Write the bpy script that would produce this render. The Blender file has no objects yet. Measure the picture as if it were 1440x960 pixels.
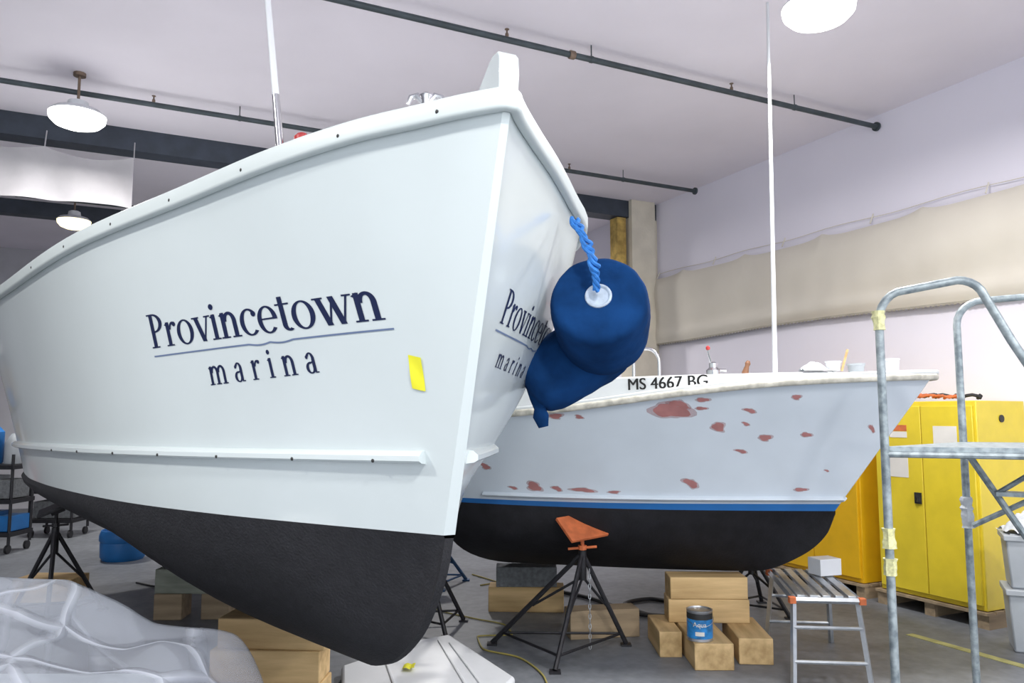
import bpy, bmesh, math, random
from mathutils import Vector, Matrix
import numpy as np
random.seed(7)
scene = bpy.context.scene
COL = scene.collection
CAMF = []            # top level things measured in the surveyor frame (turned onto the room axes at the end)
ROOM_ANG = math.radians(26)

# ---------------------------------------------------------------- materials
def mat(name, col, rough=0.5, metal=0.0, var=0.06, scale=6.0, bump=0.0, bscale=30.0, coat=0.0, emis=None, estr=0, stretch=None, col2=None, spec=None):
    m = bpy.data.materials.new(name); m.use_nodes = True
    nt = m.node_tree; b = nt.nodes["Principled BSDF"]
    tc = nt.nodes.new("ShaderNodeTexCoord"); mp = nt.nodes.new("ShaderNodeMapping")
    nt.links.new(tc.outputs["Object"], mp.inputs["Vector"])
    if stretch: mp.inputs["Scale"].default_value = stretch
    no = nt.nodes.new("ShaderNodeTexNoise"); no.inputs["Scale"].default_value = scale; no.inputs["Detail"].default_value = 6
    nt.links.new(mp.outputs["Vector"], no.inputs["Vector"])
    rp = nt.nodes.new("ShaderNodeValToRGB")
    c1 = [max(0, c*(1-var)) for c in col[:3]]+[1]
    c2 = [min(1, c*(1+var)) for c in (col2 or col)[:3]]+[1]
    rp.color_ramp.elements[0].color = c1; rp.color_ramp.elements[1].color = c2
    rp.color_ramp.elements[0].position = 0.35; rp.color_ramp.elements[1].position = 0.65
    nt.links.new(no.outputs["Fac"], rp.inputs["Fac"]); nt.links.new(rp.outputs["Color"], b.inputs["Base Color"])
    b.inputs["Roughness"].default_value = rough; b.inputs["Metallic"].default_value = metal
    b.inputs["Coat Weight"].default_value = coat
    b.inputs["Coat Roughness"].default_value = 0.08
    if spec is not None: b.inputs["Specular IOR Level"].default_value = spec
    if bump > 0:
        n2 = nt.nodes.new("ShaderNodeTexNoise"); n2.inputs["Scale"].default_value = bscale; n2.inputs["Detail"].default_value = 5
        nt.links.new(mp.outputs["Vector"], n2.inputs["Vector"])
        bp = nt.nodes.new("ShaderNodeBump"); bp.inputs["Strength"].default_value = bump; bp.inputs["Distance"].default_value = 0.02
        nt.links.new(n2.outputs["Fac"], bp.inputs["Height"]); nt.links.new(bp.outputs["Normal"], b.inputs["Normal"])
    if emis:
        b.inputs["Emission Color"].default_value = (*emis, 1); b.inputs["Emission Strength"].default_value = estr
    return m

M = dict(
 gel=mat("white_gelcoat", (.62,.685,.695), .25, var=.015, scale=2, coat=.5),
 rail=mat("white_vinyl_rail", (.59,.65,.65), .35, var=.02),
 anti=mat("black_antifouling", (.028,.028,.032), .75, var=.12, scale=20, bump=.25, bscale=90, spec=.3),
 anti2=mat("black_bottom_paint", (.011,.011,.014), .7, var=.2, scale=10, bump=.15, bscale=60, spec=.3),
 navy=mat("navy_vinyl_letter", (.007,.014,.058), .4, var=.05),
 greyl=mat("slate_blue_line", (.13,.18,.30), .4, var=.05),
 sand=mat("sanded_pale_topside", (.615,.68,.75), .55, var=.03, scale=3),
 primer=mat("red_primer", (.45,.18,.17), .85, var=.12, scale=10),
 bluetape=mat("blue_boot_stripe", (.015,.14,.42), .5, var=.06),
 cream=mat("weathered_white_rail", (.56,.54,.47), .65, var=.24, scale=18),
 deck=mat("deck_white", (.68,.71,.72), .45, var=.03),
 dark=mat("dark_screw", (.02,.02,.02), .5),
 chrome=mat("chrome_steel", (.65,.65,.67), .18, 1.0, var=.03),
 alu=mat("brushed_aluminium", (.50,.53,.56), .38, .8, var=.08, scale=20),
 scaf=mat("paint_spattered_steel", (.23,.28,.31), .45, .35, var=.18, scale=26, col2=(.34,.39,.41)),
 white=mat("white_plastic", (.68,.70,.73), .4, var=.03),
 wood=mat("pine_timber", (.50,.33,.145), .8, var=.12, scale=2.2, bump=.1, bscale=20, stretch=(.7,6,6), col2=(.62,.44,.22)),
 wood2=mat("weathered_timber", (.31,.235,.15), .85, var=.2, scale=3, bump=.15, bscale=30, stretch=(.7,6,6)),
 woodg=mat("grey_green_timber", (.25,.27,.22), .85, var=.2, scale=4, bump=.2, stretch=(1,6,6)),
 blackst=mat("black_painted_steel", (.018,.018,.022), .5, .3, var=.2, scale=30),
 bluest=mat("blue_painted_steel", (.02,.08,.20), .5, .2, var=.2),
 orange=mat("orange_plywood_pad", (.58,.15,.05), .7, var=.2, scale=12),
 yellow=mat("safety_yellow_enamel", (.72,.56,.035), .35, var=.05, coat=.3),
 yellow2=mat("deep_yellow_enamel", (.76,.44,.01), .4, var=.05),
 ytape=mat("yellow_masking_tape", (.76,.73,.03), .6, var=.08),
 yline=mat("faded_yellow_floor_line", (.42,.40,.16), .7, var=.2, scale=9),
 ytape2=mat("pale_crumpled_tape", (.66,.65,.36), .8, var=.2, scale=60),
 paper=mat("paper_label", (.72,.70,.66), .8, var=.04),
 red=mat("red_plastic", (.42,.03,.03), .4),
 navyf=mat("navy_fender_cloth", (.006,.036,.125), 1.0, var=.25, scale=7, bump=.35, bscale=12, spec=.08),
 ringw=mat("white_fender_ring", (.40,.47,.56), .7, var=.2, scale=30),
 rope=mat("blue_rope", (.02,.16,.50), .7, var=.25, scale=60),
 pipe=mat("dark_sprinkler_pipe", (.055,.07,.08), .5, .3, var=.2),
 brass=mat("sprinkler_brass", (.22,.16,.12), .5, .6),
 beam=mat("slate_steel_beam", (.045,.056,.077), .6, .2, var=.15),
 bluep=mat("blue_plastic", (.01,.13,.38), .45, var=.1),
 grayp=mat("grey_plastic", (.38,.41,.44), .5, var=.06),
 rag=mat("white_rag", (.58,.61,.64), .9, var=.08, bump=.6, bscale=20),
 cinder=mat("cinder_grey", (.15,.16,.17), .9, var=.2, scale=30, bump=.4),
 rubber=mat("black_rubber", (.015,.015,.018), .6),
 ycord=mat("yellow_cord", (.36,.30,.08), .6),
 canvas=mat("cream_canvas", (.63,.59,.52), .9, var=.04, scale=1.2, bump=.08, bscale=4),
 hem=mat("canvas_hem", (.34,.31,.26), .9, var=.1),
 canvasw=mat("white_canvas", (.42,.41,.43), .9, var=.08, scale=3, bump=.2, bscale=5),
 lens=mat("glowing_lamp_lens", (.9,.9,.9), .4, emis=(1,.98,.93), estr=6),
 lensy=mat("warm_lamp_lens", (.9,.9,.8), .4, emis=(1,.85,.45), estr=3),
 column=mat("worn_cream_column", (.66,.61,.51), .85, var=.08, scale=3, bump=.1),
 foam=mat("yellow_insulation", (.50,.34,.10), .9, var=.35, scale=8, bump=.5, bscale=12),
 canblue=mat("blue_can_label", (.02,.20,.50), .35, var=.35, scale=22),
 tin=mat("tin_lid", (.55,.56,.58), .3, .9),
 brown=mat("brown_wood_handle", (.22,.10,.05), .5),
 wallm=mat("painted_wall", (.80,.775,.865), .8, var=.02, scale=.7, bump=.06, bscale=3),
 ceilm=mat("painted_ceiling", (.84,.795,.87), .85, var=.05, scale=.5, bump=.35, bscale=.8),
 backm=mat("grey_back_wall", (.48,.48,.52), .85, var=.15, scale=1.2),
 card=mat("brown_cardboard", (.36,.27,.18), .9, var=.15),
)
M['primer'].node_tree.nodes["Principled BSDF"].inputs["Alpha"].default_value=.80
M['primer_thin']=mat("thin_sanded_primer",(.50,.26,.27),.85,var=.15,scale=25)
M['primer_thin'].node_tree.nodes["Principled BSDF"].inputs["Alpha"].default_value=.40
def concrete():
    m = mat("stained_concrete_floor", (.20,.21,.22), .5, var=.0)
    nt = m.node_tree; b = nt.nodes["Principled BSDF"]
    tc = nt.nodes.new("ShaderNodeTexCoord")
    a = nt.nodes.new("ShaderNodeTexNoise"); a.inputs["Scale"].default_value=.9; a.inputs["Detail"].default_value=10; a.inputs["Roughness"].default_value=.65
    c = nt.nodes.new("ShaderNodeTexNoise"); c.inputs["Scale"].default_value=14; c.inputs["Detail"].default_value=6
    for n in (a,c): nt.links.new(tc.outputs["Object"], n.inputs["Vector"])
    r = nt.nodes.new("ShaderNodeValToRGB"); r.color_ramp.elements[0].color=(.085,.092,.104,1); r.color_ramp.elements[1].color=(.235,.25,.275,1)
    r.color_ramp.elements[0].position=.3; r.color_ramp.elements[1].position=.7
    mx = nt.nodes.new("ShaderNodeMath"); mx.operation='MULTIPLY_ADD'; mx.inputs[1].default_value=.35
    nt.links.new(c.outputs["Fac"], mx.inputs[0])
    m2 = nt.nodes.new("ShaderNodeMath"); m2.operation='MULTIPLY'; m2.inputs[1].default_value=.65
    nt.links.new(a.outputs["Fac"], m2.inputs[0]); nt.links.new(m2.outputs[0], mx.inputs[2])
    nt.links.new(mx.outputs[0], r.inputs["Fac"]); nt.links.new(r.outputs["Color"], b.inputs["Base Color"])
    return m
M['floor'] = concrete()
def film():
    m = bpy.data.materials.new("clear_plastic_film"); m.use_nodes=True; nt=m.node_tree; nt.nodes.clear()
    o=nt.nodes.new("ShaderNodeOutputMaterial"); mix=nt.nodes.new("ShaderNodeMixShader"); tr=nt.nodes.new("ShaderNodeBsdfTransparent")
    p=nt.nodes.new("ShaderNodeBsdfPrincipled"); p.inputs["Base Color"].default_value=(.46,.49,.56,1); p.inputs["Roughness"].default_value=.12; p.inputs["Specular IOR Level"].default_value=.9
    tc=nt.nodes.new("ShaderNodeTexCoord")
    n=nt.nodes.new("ShaderNodeTexNoise"); n.inputs["Scale"].default_value=1.6; n.inputs["Detail"].default_value=1; n.inputs["Distortion"].default_value=.3
    nt.links.new(tc.outputs["Object"],n.inputs["Vector"])
    add=nt.nodes.new("ShaderNodeVectorMath"); add.operation='MULTIPLY_ADD'; add.inputs[1].default_value=(.35,.35,.35)
    nt.links.new(n.outputs["Color"],add.inputs[0]); nt.links.new(tc.outputs["Object"],add.inputs[2])
    v=nt.nodes.new("ShaderNodeTexVoronoi"); v.feature='DISTANCE_TO_EDGE'; v.inputs["Scale"].default_value=2.6; nt.links.new(add.outputs[0],v.inputs["Vector"])
    cl=nt.nodes.new("ShaderNodeValToRGB"); cl.color_ramp.elements[0].color=(1,1,1,1); cl.color_ramp.elements[1].color=(0,0,0,1); cl.color_ramp.elements[1].position=.06
    nt.links.new(v.outputs["Distance"],cl.inputs["Fac"])
    rp=nt.nodes.new("ShaderNodeMapRange"); rp.inputs[3].default_value=.40; rp.inputs[4].default_value=.74; nt.links.new(cl.outputs["Color"],rp.inputs[0])
    bp=nt.nodes.new("ShaderNodeBump"); bp.inputs["Strength"].default_value=.30; bp.inputs["Distance"].default_value=.03
    nt.links.new(cl.outputs["Color"],bp.inputs["Height"]); nt.links.new(bp.outputs["Normal"],p.inputs["Normal"])
    tr.inputs["Color"].default_value=(.93,.94,.96,1); nt.links.new(rp.outputs[0],mix.inputs[0])
    nt.links.new(tr.outputs[0],mix.inputs[1]); nt.links.new(p.outputs[0],mix.inputs[2]); nt.links.new(mix.outputs[0],o.inputs[0])
    return m
M['film']=film()

# ---------------------------------------------------------------- mesh builder
class MB:
    def __init__(s): s.v=[]; s.f=[]; s.m=[]
    def add(s, vs, fs, mi=0):
        o=len(s.v); s.v += [Vector(p) for p in vs]
        for f in fs: s.f.append([i+o for i in f]); s.m.append(mi)
        return s
    def box(s, c, size, rz=0, mi=0, M3=None, taper=1.0):
        hx,hy,hz=[k/2 for k in size]; R = M3 if M3 is not None else Matrix.Rotation(rz,3,'Z'); c=Vector(c)
        vs=[]
        for z in (-1,1):
            t = taper if z>0 else 1
            for (x,y) in ((-1,-1),(1,-1),(1,1),(-1,1)): vs.append(c+R@Vector((x*hx*t,y*hy*t,z*hz)))
        return s.add(vs,[(3,2,1,0),(4,5,6,7),(0,1,5,4),(1,2,6,5),(2,3,7,6),(3,0,4,7)],mi)
    def tube(s, pts, r, n=10, mi=0, closed=False, caps=True, flat=1.0):
        pts=[Vector(p) for p in pts]; k=len(pts)
        rs = r if isinstance(r,(list,tuple)) else [r]*k
        vs=[]; prev=None
        for i,p in enumerate(pts):
            if closed: t=(pts[(i+1)%k]-pts[i-1])
            else: t=(pts[min(i+1,k-1)]-pts[max(i-1,0)])
            if t.length<1e-9: t=Vector((0,0,1))
            t.normalize()
            if prev is None:
                u = t.cross(Vector((0,0,1)));
                if u.length<.05: u=t.cross(Vector((1,0,0)))
            else: u = prev - t*prev.dot(t)
            u.normalize(); prev=u; w=t.cross(u)
            for j in range(n):
                a=2*math.pi*j/n; vs.append(p+(u*math.cos(a)+w*math.sin(a)*flat)*rs[i])
        fs=[]
        for i in range(k if closed else k-1):
            for j in range(n):
                a=i*n+j; b=i*n+(j+1)%n; c=((i+1)%k)*n+(j+1)%n; d=((i+1)%k)*n+j
                fs.append((a,b,c,d))
        if caps and not closed:
            fs.append(tuple(range(n))[::-1]); fs.append(tuple((k-1)*n+j for j in range(n)))
        return s.add(vs,fs,mi)
    def lathe(s, prof, origin, axis=(0,0,1), n=28, mi=0, wob=0):
        ax=Vector(axis).normalized(); u=ax.cross(Vector((0,1,0)) if abs(ax.y)<.9 else Vector((1,0,0))).normalized(); w=ax.cross(u); o=Vector(origin)
        vs=[]
        for (r,z) in prof:
            for j in range(n):
                a=2*math.pi*j/n; rr=r*(1+wob*math.sin(5*a+z*20)) 
                vs.append(o+ax*z+(u*math.cos(a)+w*math.sin(a))*rr)
        fs=[]
        for i in range(len(prof)-1):
            for j in range(n): fs.append((i*n+j,i*n+(j+1)%n,(i+1)*n+(j+1)%n,(i+1)*n+j))
        fs.append(tuple(range(n))[::-1]); fs.append(tuple((len(prof)-1)*n+j for j in range(n)))
        return s.add(vs,fs,mi)
    def grid(s, nx, ny, fn, mi=0):
        vs=[fn(i/nx,j/ny) for j in range(ny+1) for i in range(nx+1)]
        fs=[(j*(nx+1)+i,j*(nx+1)+i+1,(j+1)*(nx+1)+i+1,(j+1)*(nx+1)+i) for j in range(ny) for i in range(nx)]
        return s.add(vs,fs,mi)
    def prism(s, poly, fn, mi=0):
        n=len(poly); vs=[fn(x,y,0) for x,y in poly]+[fn(x,y,1) for x,y in poly]
        fs=[tuple(range(n))[::-1],tuple(range(n,2*n))]+[(i,(i+1)%n,n+(i+1)%n,n+i) for i in range(n)]
        return s.add(vs,fs,mi)
    def make(s, name, mats, parent=None, bevel=0, sharp=38, label=None, cat=None, group=None, kind=None, cam=True, normals=True):
        if not isinstance(mats,(list,tuple)): mats=[mats]
        base=Vector((0,0,0))
        if parent is None and s.v:
            xs=[p.x for p in s.v]; ys=[p.y for p in s.v]; zs=[p.z for p in s.v]
            base=Vector(((min(xs)+max(xs))/2,(min(ys)+max(ys))/2,min(zs)))
        else: base=Vector(parent["_loc"])
        me=bpy.data.meshes.new(name)
        bm=bmesh.new(); bv=[bm.verts.new(p-base) for p in s.v]
        for f,mi in zip(s.f,s.m):
            try:
                bf=bm.faces.new([bv[i] for i in f]); bf.material_index=mi; bf.smooth=True
            except ValueError: pass
        if normals: bmesh.ops.recalc_face_normals(bm, faces=bm.faces)
        for e in bm.edges:
            if len(e.link_faces)==2 and e.calc_face_angle(0)>math.radians(sharp): e.smooth=False
        bm.to_mesh(me); bm.free()
        for m in mats: me.materials.append(m)
        ob=bpy.data.objects.new(name,me); COL.objects.link(ob)
        if bevel:
            md=ob.modifiers.new("bevel",'BEVEL'); md.width=bevel; md.segments=2; md.limit_method='ANGLE'; md.angle_limit=math.radians(40)
        if parent is not None:
            ob.parent=parent
        else:
            ob.location=base; ob["_loc"]=tuple(base)
            if cam: CAMF.append(ob)
        if label: ob["label"]=label
        if cat: ob["category"]=cat
        if group: ob["group"]=group
        if kind: ob["kind"]=kind
        return ob
def thing(name, loc, label, cat, group=None, cam=True):
    e=bpy.data.objects.new(name,None); e.empty_display_size=.1; COL.objects.link(e)
    e.location=loc; e["_loc"]=tuple(loc); e["label"]=label; e["category"]=cat
    if group: e["group"]=group
    if cam: CAMF.append(e)
    return e
def pchip(xs, ys):
    xs=np.array(xs,float); ys=np.array(ys,float); h=np.diff(xs); d=np.diff(ys)/h; m=np.zeros(len(xs))
    m[0]=d[0]; m[-1]=d[-1]
    for i in range(1,len(xs)-1):
        if d[i-1]*d[i]>0:
            w1=2*h[i]+h[i-1]; w2=h[i]+2*h[i-1]; m[i]=(w1+w2)/(w1/d[i-1]+w2/d[i])
    def f(x):
        x=min(max(x,xs[0]),xs[-1]); i=min(max(int(np.searchsorted(xs,x))-1,0),len(xs)-2); t=(x-xs[i])/h[i]
        return float((2*t**3-3*t**2+1)*ys[i]+(t**3-2*t**2+t)*h[i]*m[i]+(-2*t**3+3*t**2)*ys[i+1]+(t**3-t**2)*h[i]*m[i+1])
    return f
H=1.6
# ---------------------------------------------------------------- hulls
class Hull:
    def __init__(s, S0, ang, L, gs0, W, G, C, K, Gz, flare=None, Wz=None):
        s.S0=Vector((S0[0],S0[1],0)); a=math.radians(ang); s.a=Vector((math.cos(a),math.sin(a),0))
        s.n=Vector((-math.sin(a),math.cos(a),0)); s.L=L; s.gs0=gs0; s.flare=flare   # n: side +1
        s.W={k:pchip(*zip(*v)) for k,v in W.items()}; s.G={k:pchip(*zip(*v)) for k,v in G.items()}
        s.Cb={k:pchip([p[0] for p in v],[p[1] for p in v]) for k,v in C.items()}
        s.Cz={k:pchip([p[0] for p in v],[p[2] for p in v]) for k,v in C.items()}
        s.K=pchip(*zip(*K)); s.Gz=pchip(*zip(*Gz)); s.Wz=pchip(*zip(*Wz))
    def P(s,sd,x,b,z): return s.S0+s.a*x+s.n*(sd*b)+Vector((0,0,H+z))
    def top(s,sd,t,h,off=0):
        sW=t*s.L; sG=s.gs0+t*(s.L-s.gs0)
        b=(1-h)*s.W[sd](sW)+h*s.G[sd](sG) - s.flare[sd]*math.sin(math.pi*h)*min(1,t*9)*max(0,1-t*1.2)
        z=(1-h)*s.Wz(sW)+h*s.Gz(sG); return s.P(sd,(1-h)*sW+h*sG,b+off,z)
    def bot(s,sd,t,q):
        x=t*s.L; K=(.015,s.K(x)); W=(s.W[sd](x),s.Wz(x)); C=(s.Cb[sd](x),s.Cz[sd](x)); m=.55
        l0=(q-m)*(q-1)/(m); l1=q*(q-1)/(m*(m-1)); l2=q*(q-m)/(1-m)
        return s.P(sd,x,max(.0,l0*K[0]+l1*C[0]+l2*W[0]),l0*K[1]+l1*C[1]+l2*W[1])
    def th(s,x,z):
        h=.5
        for _ in range(30):
            t=(x-h*s.gs0)/(s.L-h*s.gs0); sW=t*s.L; sG=s.gs0+t*(s.L-s.gs0)
            h=(z-s.Wz(sW))/(s.Gz(sG)-s.Wz(sW))
        return t,h
    def surf(s,sd,x,z,off=.003):
        t,h=s.th(x,z); t=max(t,.0005); p=s.top(sd,t,h); e=.003
        du=s.top(sd,t+e,h)-s.top(sd,max(t-e,0),h); dv=s.top(sd,t,h+e)-s.top(sd,t,h-e)
        n=du.cross(dv).normalized()
        if n.dot(s.n)*sd<0: n=-n
        return p+n*off
    def ts(s,N=70): return [(i/N)**1.7 for i in range(N+1)]
    def topside(s,h0=0,h1=1,NH=20,N=110):
        mb=MB(); T=s.ts(N)
        for sd in (1,-1):
            mb.grid(NH,N,lambda u,v:s.top(sd,T[round(v*N)],h0+(h1-h0)*u))
        for t in (0,1): mb.grid(NH,1,lambda u,v:s.top(1 if v<.5 else -1,t,h0+(h1-h0)*u))
        return mb
    def bottom(s,N=70,NQ=12):
        mb=MB(); T=s.ts(N)
        for sd in (1,-1): mb.grid(NQ,N,lambda u,v:s.bot(sd,T[round(v*N)],u))
        mb.grid(1,N,lambda u,v:s.bot(1 if u<.5 else -1,T[round(v*N)],0))
        mb.grid(NQ,1,lambda u,v:s.bot(1 if v<.5 else -1,1,u))
        return mb
    def gpath(s,N=60,inset=0,dz=0):
        T=s.ts(N); return [s.top(1,t,1,-inset)+Vector((0,0,dz)) for t in reversed(T)]+[s.top(-1,t,1,-inset)+Vector((0,0,dz)) for t in T]
def sweep_profile(mb, path, prof, mi=0, caps=True):
    k=len(path); n=len(prof); vs=[]
    for i,p in enumerate(path):
        t=path[min(i+1,k-1)]-path[max(i-1,0)]; t.z=0; t.normalize(); o=Vector((t.y,-t.x,0))
        for (x,y) in prof: vs.append(p+o*x+Vector((0,0,y)))
    fs=[(i*n+j,i*n+(j+1)%n,(i+1)*n+(j+1)%n,(i+1)*n+j) for i in range(k-1) for j in range(n)]
    if caps: fs+= [tuple(range(n))[::-1],tuple((k-1)*n+j for j in range(n))]
    mb.add(vs,fs,mi)
def rrect(w,h,cx=0,cy=0,r=.4,n=4):
    out=[]; rr=min(w,h)*r
    for (sx,sy,a0) in ((1,-1,-90),(1,1,0),(-1,1,90),(-1,-1,180)):
        for i in range(n+1):
            a=math.radians(a0+90*i/n); out.append((cx+sx*(w/2-rr)+rr*math.cos(a),cy+sy*(h/2-rr)+rr*math.sin(a)))
    return out

z0=-.38
B1=Hull((-.2009,2.53),115.5,6.5,-.443,
 W={1:[(0,.02),(.428,.323),(.91,.637),(1.5,.95),(2.2,1.22),(2.75,1.39),(3.4,1.54),(4.2,1.64),(6.5,1.66)],
    -1:[(0,.02),(.428,.18),(.91,.36),(1.5,.56),(2.2,.72),(6.5,.85)]},
 G={1:[(-.443,.012),(-.36,.10),(-.258,.19),(-.087,.335),(.2,.53),(.671,.785),(1.496,1.19),(2.7,1.60),(3.3,1.78),(4,1.92),(6.5,2.0)],
    -1:[(-.443,.012),(-.404,.04),(-.258,.165),(-.029,.37),(.228,.585),(.5,.80),(.8,.91),(1.5,.98),(6.5,.98)]},
 C={1:[(0,.015,-.39),(.1,.03,-.48),(.2825,.10,-.57),(.663,.27,-.74),(1.3,.62,-.74),(2.2,1.0,-.61),(4,1.38,-.58),(6.5,1.45,-.56)],
    -1:[(0,.015,-.39),(.1,.03,-.48),(.2825,.06,-.57),(.663,.17,-.74),(1.3,.36,-.74),(2.2,.55,-.66),(6.5,.7,-.6)]},
 K=[(0,-.39),(.03,-.47),(.107,-.59),(.2825,-.764),(.663,-.965),(.912,-1.03),(1.3,-1.07),(2,-1.09),(6.5,-1.1)],
 Gz=[(-.443,.905),(-.258,.892),(-.087,.882),(.2,.86),(.671,.825),(1.496,.78),(2.7,.73),(4,.70),(6.5,.72)],
 Wz=[(0,z0),(6.5,z0)], flare={1:.03,-1:-.13})
boat1=thing("motor_boat",(B1.S0+B1.a*2.5+Vector((0,0,.5))),"large white motor boat with navy lettering and black bottom, on blocks","boat")
B1.topside().make("hull_topside",M['gel'],boat1)
B1.bottom().make("hull_bottom",M['anti'],boat1,label="matt black antifouling painted bottom")
mb=MB(); path=B1.gpath(); sweep_profile(mb,path,rrect(.036,.068,.008,-.010,.38)); mb.make("rub_rail",M['rail'],boat1)
mb=MB(); N=60; T=B1.ts(N)
mb.grid(8,N,lambda u,v: (B1.top(1,T[round(v*N)],1)*(1-u)+B1.top(-1,T[round(v*N)],1)*u)+Vector((0,0,.01+.02*math.sin(math.pi*u)))); mb.make("deck",M['deck'],boat1)
def spray(H_,sd,s0,s1,z,dz,n=40,w=.034):
    mb=MB(); pts=[H_.surf(sd,s0+(s1-s0)*i/n,z+dz*(s0+(s1-s0)*i/n),0) for i in range(n+1)]
    prof=[(-.01,.022),(w*.55,.018),(w,.004),(w,-.012),(w*.6,-.02),(-.01,-.024)]
    if sd==1: pts=pts[::-1]
    sweep_profile(mb,pts,prof)
    return mb
spray(B1,1,.0,5.8,-.13,-.015).make("spray_rail",M['gel'],boat1)
spray(B1,-1,-.03,.9,-.13,-.015,16).make("spray_rail",M['gel'],boat1)
for s_ in (-.3,-.03,.35,.75,1.15,1.6,2.1):
    mb=MB(); p=B1.surf(1,s_,B1.Gz(s_)-.01,.028); mb.lathe([(.0065,-.004),(.0065,.002),(.003,.004)],p,B1.n,10); mb.make("rail_screw",M['dark'],boat1)
for s_ in (.15,.45,.8,1.15,1.5,1.9,2.3):
    mb=MB(); p=B1.surf(1,s_,-.135-.015*s_,.036); mb.lathe([(.006,-.004),(.006,.002),(.003,.004)],p,B1.n,10); mb.make("rail_screw",M['dark'],boat1)
mb=MB(); prof=[(-.445,-.01),(-.452,.06),(-.450,.112),(-.436,.130),(-.40,.132),(-.375,.122),(-.32,.085),(-.25,.04),(-.16,.0),(-.16,-.01)]
mb.prism(prof,lambda x,y,k:B1.P(1,x,(k-.5)*.062,.910+y)); mb.make("bow_post",M['gel'],boat1,bevel=.014)
mb=MB(); c=B1.P(1,-.06,.115,.895)
mb.lathe([(.03,0),(.018,.02),(.016,.12),(.024,.14),(.01,.15)],c,n=16)
for k in (-1,1):
    mb.tube([c+Vector((k*.0,0,.11)),c+Vector((k*.03,0,.14)),c+Vector((k*.05,0,.135)),c+Vector((k*.06,0,.11))],[.010,.012,.010,.007],8)
mb.make("mooring_cleat",M['chrome'],boat1,label="chrome bow cleat")
mb=MB(); pa=lambda z:Vector((-.99-.11*(z-1.16),3.2,H+z))
mb.tube([pa(.80),pa(1.0),pa(1.14)],[.028,.022,.02],12,1); mb.tube([pa(1.14),pa(1.37)],[.018,.016],12,1)
mb.tube([pa(1.35),pa(1.6),pa(2.1),pa(2.75)],[.0155,.0145,.0125,.009],12,0)
mb.make("whip_antenna",[M['white'],M['chrome']],boat1)
mb=MB(); c=Vector((-.90,3.22,H+.82)); mb.lathe([(.025,0),(.025,.33),(.035,.34),(.035,.37),(.02,.385)],c,n=14); mb.make("navigation_light",M['red'],boat1,label="red lamp on deck")
# ---- lettering
def crescent(cx,cy,rx,ry,th,tv,a0,a1,n=22):
    out=[]
    for i in range(n):
        A=[math.radians(a0+(a1-a0)*(i+k)/n) for k in (0,1)]
        o=[(cx+rx*math.cos(a),cy+ry*math.sin(a)) for a in A]; q=[(cx+(rx-th)*math.cos(a),cy+(ry-tv)*math.sin(a)) for a in A]
        out.append([q[0],o[0],o[1],q[1]])
    return out
def rc(x0,y0,x1,y1):
    n=max(1,int((x1-x0)/.12)); 
    return [[(x0+(x1-x0)*i/n,y0),(x0+(x1-x0)*(i+1)/n,y0),(x0+(x1-x0)*(i+1)/n,y1),(x0+(x1-x0)*i/n,y1)] for i in range(n)]
def disc(cx,cy,r): return [[(cx+r*math.cos(2*math.pi*i/14),cy+r*math.sin(2*math.pi*i/14)) for i in range(14)]]
def dg(xa,xb,w,y0=0,y1=1): return [[(xa,y0),(xa+w,y0),(xb+w,y1),(xb,y1)]]
def flag(x): return [[(x,.90),(x+.22,1.02),(x+.22,.86),(x+.1,.84)]]
GL={
 'P':(rc(.14,0,.35,1.45)+rc(0,0,.50,.06)+rc(0,1.39,.35,1.45)+crescent(.34,1.05,.54,.40,.21,.07,-90,90),.95),
 'r':(rc(.12,0,.32,1)+rc(0,0,.45,.06)+flag(0.03)+crescent(.54,.68,.24,.32,.10,.11,70,180)+disc(.62,.89,.10),.73),
 'o':(crescent(.47,.49,.47,.52,.20,.065,0,360,36),.98),
 'v':(dg(.39,.07,.22)+dg(.46,.78,.08)+rc(-.03,.94,.38,1)+rc(.65,.94,.98,1),.93),
 'i':(rc(.12,0,.32,1)+rc(0,0,.44,.06)+flag(0.03)+disc(.22,1.30,.12),.48),
 'n':(rc(.12,0,.32,1)+rc(0,0,.44,.06)+flag(0.03)+crescent(.535,.64,.335,.375,.20,.12,0,180)+rc(.67,0,.87,.65)+rc(.56,0,1.0,.06),1.03),
 'm':(rc(.12,0,.32,1)+rc(0,0,.44,.06)+flag(0.03)+crescent(.535,.64,.335,.375,.20,.12,0,180)+rc(.67,0,.87,.65)+rc(.56,0,1.0,.06)+crescent(1.09,.64,.335,.375,.20,.12,0,180)+rc(1.225,0,1.425,.65)+rc(1.11,0,1.55,.06),1.58),
 'c':(crescent(.46,.49,.45,.52,.20,.07,48,318,26)+disc(.70,.79,.11),.83),
 'e':(crescent(.46,.49,.45,.52,.20,.07,0,320,30)+rc(.2,.495,.90,.555),.91),
 't':(rc(.16,.2,.36,1.25)+rc(0,.94,.60,1)+crescent(.43,.23,.27,.25,.20,.09,180,310,12),.62),
 'w':(dg(.35,.05,.22)+dg(.42,.68,.08)+dg(.85,.55,.22)+dg(.93,1.22,.08)+rc(-.05,.94,.37,1)+rc(1.09,.94,1.42,1),1.38),
 'a':(rc(.49,.05,.69,.70)+crescent(.41,.68,.28,.33,.19,.08,0,150)+crescent(.36,.27,.32,.29,.19,.07,60,340,20)+disc(.2,.79,.09)+rc(.6,0,.83,.06)+[[(.3,.5),(.55,.6),(.55,.52),(.33,.44)]],.85),
}
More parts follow.
